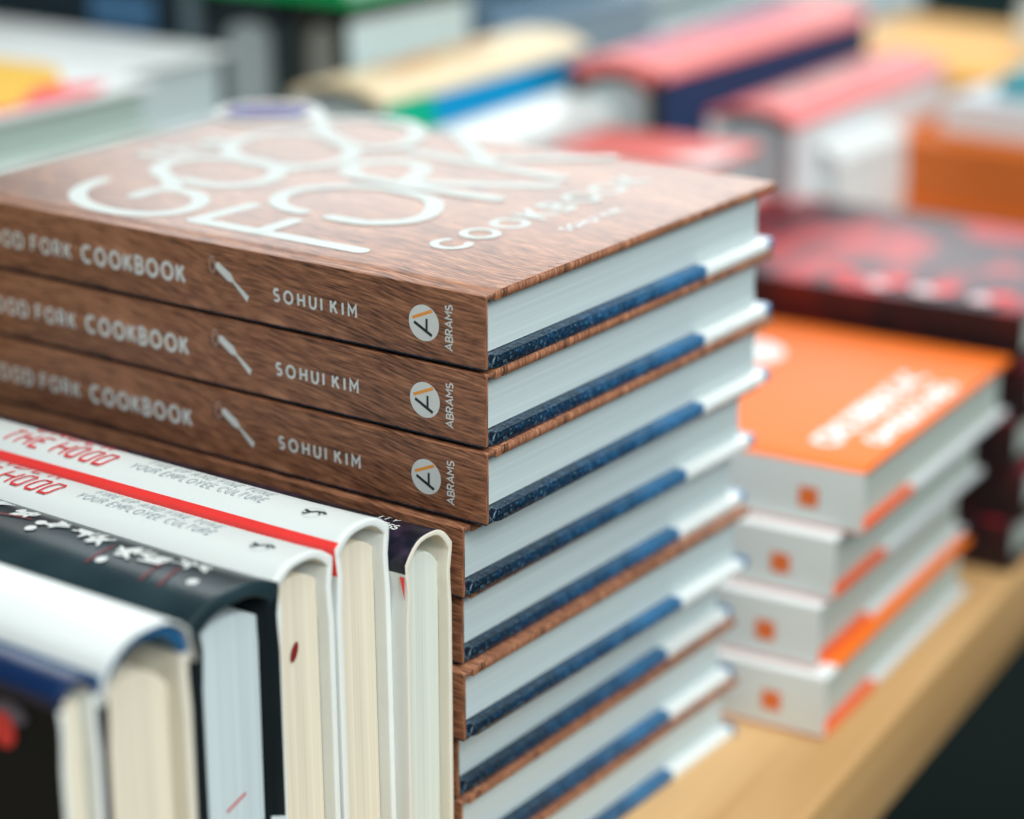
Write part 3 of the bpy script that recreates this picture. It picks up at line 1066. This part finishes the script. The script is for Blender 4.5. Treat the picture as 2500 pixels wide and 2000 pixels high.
for u in (-.107, -.0765, -.0500, -.0200):
    link("red_letter", disc(bmesh.new(), (u, .0225), .0075, .0085, .00018, lambda a, b, h: Vector((a, b, RT + h)), 20), simple((.90, .05, .06)), rf)
for i, (dx, dy, rz, lab) in enumerate([(.006, .002, 4, "second maroon book, right under the topmost maroon one"), (.001, -.002, 2.5, "middle maroon book of the pile, mostly hidden by the orange pile"),
                                       (.006, .003, 4, "second maroon book from the table"), (.002, 0, 3, "lowest maroon book, resting on the table behind the orange pile")]):
    dup(rb, lab, (.0130 + dx, .4350 + dy, TZ + (3 - i) * RT), rz)

# ================================================================== blurred books farther back: all on the same table
WP, CP = M["pages_cool"], M["cream_z"]
W_ = (.78, .82, .82)


def lying(name, label, xr, y0, z, rz, L, W, T, front, spine, back=None, pg=None, group=None):
    r, f, bk, s, p = flat_book(name, label, "book", (xr, y0, z), rz, L, W, T, simple(front), simple(back or spine), simple(spine), pg or WP, group, board=.003, hinge=False)
    return r, f


def patch(parent, name, T, pts, c, lift=.0002):
    bm = quadp(bmesh.new(), pts, lift, lambda u, v, h: Vector((u, v, T + h)))
    link(name, bm, simple(c), parent)


def pile(name, labels, xr, y0, rz, L, W, T, top, colour, spine, n, zt, group, pg=None):
    """n equal books; the topmost ends at height zt"""
    r, f = lying(name, labels[0], xr, y0, zt - T, rz, L, W, T, top, spine, colour, pg, group)
    for k in range(1, n):
        dup(r, labels[k], (xr + random.uniform(-.004, .004), y0 + random.uniform(-.003, .003), zt - T * (k + 1)), rz + random.uniform(-1.2, 1.2))
    return r, f


ORD = ["top", "second", "third", "fourth", "fifth", "sixth", "seventh", "eighth", "ninth"]

# orange-brown thick books with a white one on top
gx = "orange-brown books piled behind the maroon ones"
pile("cloth_book", ["%s orange-brown book of the pile behind the maroon books" % o for o in ORD[:4]], .14, .700, 1, .345, .185, .0386, (.70, .16, .02), (.66, .15, .02), (.62, .15, .03), 4, -.0930, gx)
r, f = lying("white_book", "white book lying on the orange-brown pile", .13, .712, -.0928, -3, .30, .17, .022, (.66, .75, .80), (.72, .78, .80))
r, f = lying("teal_book", "teal book at the right edge lying on the white one", .02, .765, -.0706, 4, .165, .09, .012, (.02, .30, .38), (.03, .32, .38))

# small coral books in front of the upright ones
r, f = pile("coral_book", ["%s small white-spined book of the coral-covered pile" % o for o in ORD[:6]], -.180, .455, 3, .098, .066, .0303, (.88, .20, .18), W_, W_, 6, -.0655, "small coral books behind the cookbook stack")
patch(f, "pale_panel", .0303, [(-.030, 0.004), (-.001, 0.004), (-.001, .050)], (.74, .78, .78))

# yellow pile at the top right
r, f = pile("yellow_book", ["%s yellow book of the upper right pile" % o for o in ORD[:5]], .0, .860, -1, .370, .22, .0325, (.90, .43, .04), (.84, .40, .04), (.80, .38, .05), 5, -.085, "yellow books piled at the upper right")
r, f = lying("small_white_book", "small white book lying on the yellow pile", -.120, 1.00, -.0848, 8, .11, .10, .035, (.72, .80, .79), (.70, .78, .78))

# books standing spine up, running away from the camera
gx = "books standing spine up behind the cookbook stack"


def away(name, label, xr, y0, ztop, w, L, spine, left, right, pg, rz=0, crown=.008, inner=None, base=None, group=gx, board=.004):
    bz = TZ if base is None else base
    return upright_book(name, label, "book", (xr, y0, bz), -90 + rz, L, w, ztop - bz, simple(spine), simple(left), simple(right), simple(inner or left), pg, group, crown=crown, board=board)


c1 = away("spine_up_book", "coral-spined book standing upright with navy side and dark rounded end", -.252, .528, -.028, .066, .27, (.88, .24, .23), (.03, .04, .05), (.020, .045, .12), WP, 1, inner=(.02, .03, .03), board=.009)
c2 = away("spine_up_book", "lower coral-spined upright book to the right of the navy-sided one", -.190, .575, -.056, .060, .22, (.86, .22, .22), W_, (.74, .78, .80), WP, 2, inner=W_)
away("spine_up_book", "narrow white upright book between the coral and orange-brown books", -.176, .605, -.082, .030, .09, W_, (.70, .76, .80), W_, simple(W_), 0, inner=W_)
cr_, cc_, cp_ = away("spine_up_book", "cream-spined upright book with blue and green side", -.343, .384, -.030, .066, .215, (.86, .70, .46), (.50, .66, .70), (.00, .30, .60), WP, 2, inner=(.70, .74, .74))
bm = quadp(bmesh.new(), [(-.001, -.001), (-.045, -.001), (-.060, -.06), (-.001, -.06)], 0, lambda u, v, h: Vector((u, .0003, (-.030 - TZ) - .008 + v)))
link("green_panel", bm, simple((.0, .42, .24)), cc_)
upright_book("spine_up_book", "white upright book leaning against the blue side of the cream-spined one", "book", (-.283, .392, TZ), -88, .155, .054, -.052 - TZ, M["jacket_white"], M["jacket_white"], M["jacket_white"], M["jacket_white"], WP, gx, crown=.008)

def spine_print(root, cover, H, crown, w, u0, u1, v, h, c):
    pt_ = up_put(H, crown, w)
    bm = bmesh.new()
    u = u0
    while u < u1:
        ch = random.choice("OCGDREBHUNA")
        text_bm(ch, u, v, h, h * .22, pt_, bm=bm)
        u += (GL[ch][0] + .3) * h
    link("spine_lettering", bm, simple(c), cover)


spine_print(cr_, cc_, -.030 - TZ, .008, .066, -.150, -.040, -.044, .020, (.80, .36, .10))
spine_print(c1[0], c1[1], -.028 - TZ, .008, .066, -.220, -.040, -.046, .022, (.80, .30, .52))
spine_print(c2[0], c2[1], -.056 - TZ, .008, .060, -.170, -.030, -.040, .018, (.90, .62, .58))
lying("pink_book", "small pink book lying on the far pale pile", -.385, .930, -.1148, 4, .10, .10, .018, (.80, .34, .48), (.78, .30, .42))

# back row, ends of upright books facing the camera
gx2 = "upright books in the back row, ends facing forward"
BR = [(-.466, .064, .000, .448, .13, (.03, .045, .05), (.62, .70, .72), "white-paged upright book with dark covers under the green one", .012, (.03, .045, .05)),
      (-.420, .045, .000, .450, .12, (.03, .035, .03), (.33, .33, .30), "taupe upright book with near-black edge below the green one's right end", .009, (.52, .64, .67)),
      (-.545, .043, .020, .66, .20, (.04, .26, .32), (.56, .66, .68), "teal-edged pale upright book in the back row", .007, (.04, .26, .32)),
      (-.521, .022, .020, .66, .20, (.012, .05, .08), (.02, .07, .10), "navy upright book in the back row", .004, (.012, .05, .08)),
      (-.496, .023, .015, .66, .20, (.008, .025, .035), (.02, .05, .07), "black upright book beside the navy one in the back row", .004, (.10, .17, .24)),
      (-.462, .032, -.040, .66, .20, (.16, .26, .36), (.24, .33, .42), "slate-blue upright book at the right end of the back row", .006, (.3, .4, .48))]
for (xr, w, zt, y0, Lb, c, pgc, nm, bd_, rc) in BR:
    upright_book("spine_up_book", nm, "book", (xr, y0, TZ), -90, Lb, w, zt - TZ, simple(c), simple(c), simple(rc), simple(c), simple(pgc), gx2, crown=.007, board=bd_)
lying("green_book", "bright green book lying across two upright books of the back row", -.418, .446, .0002, 1, .160, .13, .030, (.06, .66, .24), (.00, .42, .12))


# left side: pale pile with a yellow and red cover; behind it a white pile under a navy book
sage = pages("sage_pages", (.42, .54, .50), "z", .8)
r, f = pile("pale_book", ["top pale book of the left pile, yellow and red print on its cover"] + ["%s pale book of the left pile" % o for o in ORD[1:8]], -.450, .02, 0, .30, .298, .0275, W_, (.50, .60, .55), W_, 8, -.0275, "pale books piled at the left", pg=sage)
patch(f, "yellow_print", .0275, [(-.16, .12), (-.014, .195), (-.008, .215), (-.040, .268), (-.080, .300), (-.16, .29)][:5] + [(-.16, .295)], (.88, .50, .01))
patch(f, "red_print", .0275, [(-.030, .150), (-.003, .185), (-.003, .255), (-.018, .280), (-.042, .250), (-.010, .205)], (.88, .03, .05), .0004)
gx = "white books piled before the navy ones"
pile("white_book", ["%s white book of the pile in front of the navy ones" % o for o in ORD[:5]], -.488, .325, 0, .34, .098, .0435, W_, (.74, .79, .80), W_, 5, -.0285, gx)
r, f = pile("navy_book", ["%s thick navy book of the pile at the upper left" % o for o in ORD[:5]], -.532, .428, 0, .33, .19, .0525, (.02, .05, .09), (.008, .020, .030), (.008, .020, .030), 5, .015, "navy books behind the white ones", pg=simple((.10, .14, .16)))
bm = quadp(bmesh.new(), [(-.075, .012), (-.022, .012), (-.022, .034), (-.075, .034)], 0, lambda u, v, h: Vector((u, -.0006, v)))
link("slate_label", bm, simple((.06, .16, .30)), r)

# farthest piles
for i, (xr, y0, Lx, Wy, top, sp, zt, nm) in enumerate([
        (-.32, .92, .26, .30, (.68, .76, .77), (.52, .66, .72), -.115, "pale grey-white large book of the far pile, %s"),
        (-.66, 1.02, .24, .30, (.66, .74, .76), (.60, .68, .70), -.10, "pale silver large book of the far pile, %s"),
        (-.36, 1.36, .34, .26, (.60, .70, .72), (.50, .60, .62), -.115, "pale blue large book of the farthest pile, %s"),
        (-.80, 1.40, .34, .26, (.50, .62, .66), (.45, .55, .6), -.115, "pale slate large book of the farthest pile, %s"),
        (.00, 1.20, .40, .26, (.02, .04, .04), (.01, .03, .03), -.05, "black large book behind the yellow pile, %s"),
        (-1.05, .75, .36, .30, (.03, .06, .08), (.02, .03, .05), -.02, "near-black large book of the left pile, %s")]):
    k = 4
    t = (zt - TZ) / k
    pile("large_book", [nm % o for o in ("topmost", "second from top", "third from top", "lowest")], xr, y0, random.uniform(-2, 4), Lx, Wy, t, top, top, sp, k, zt, None)
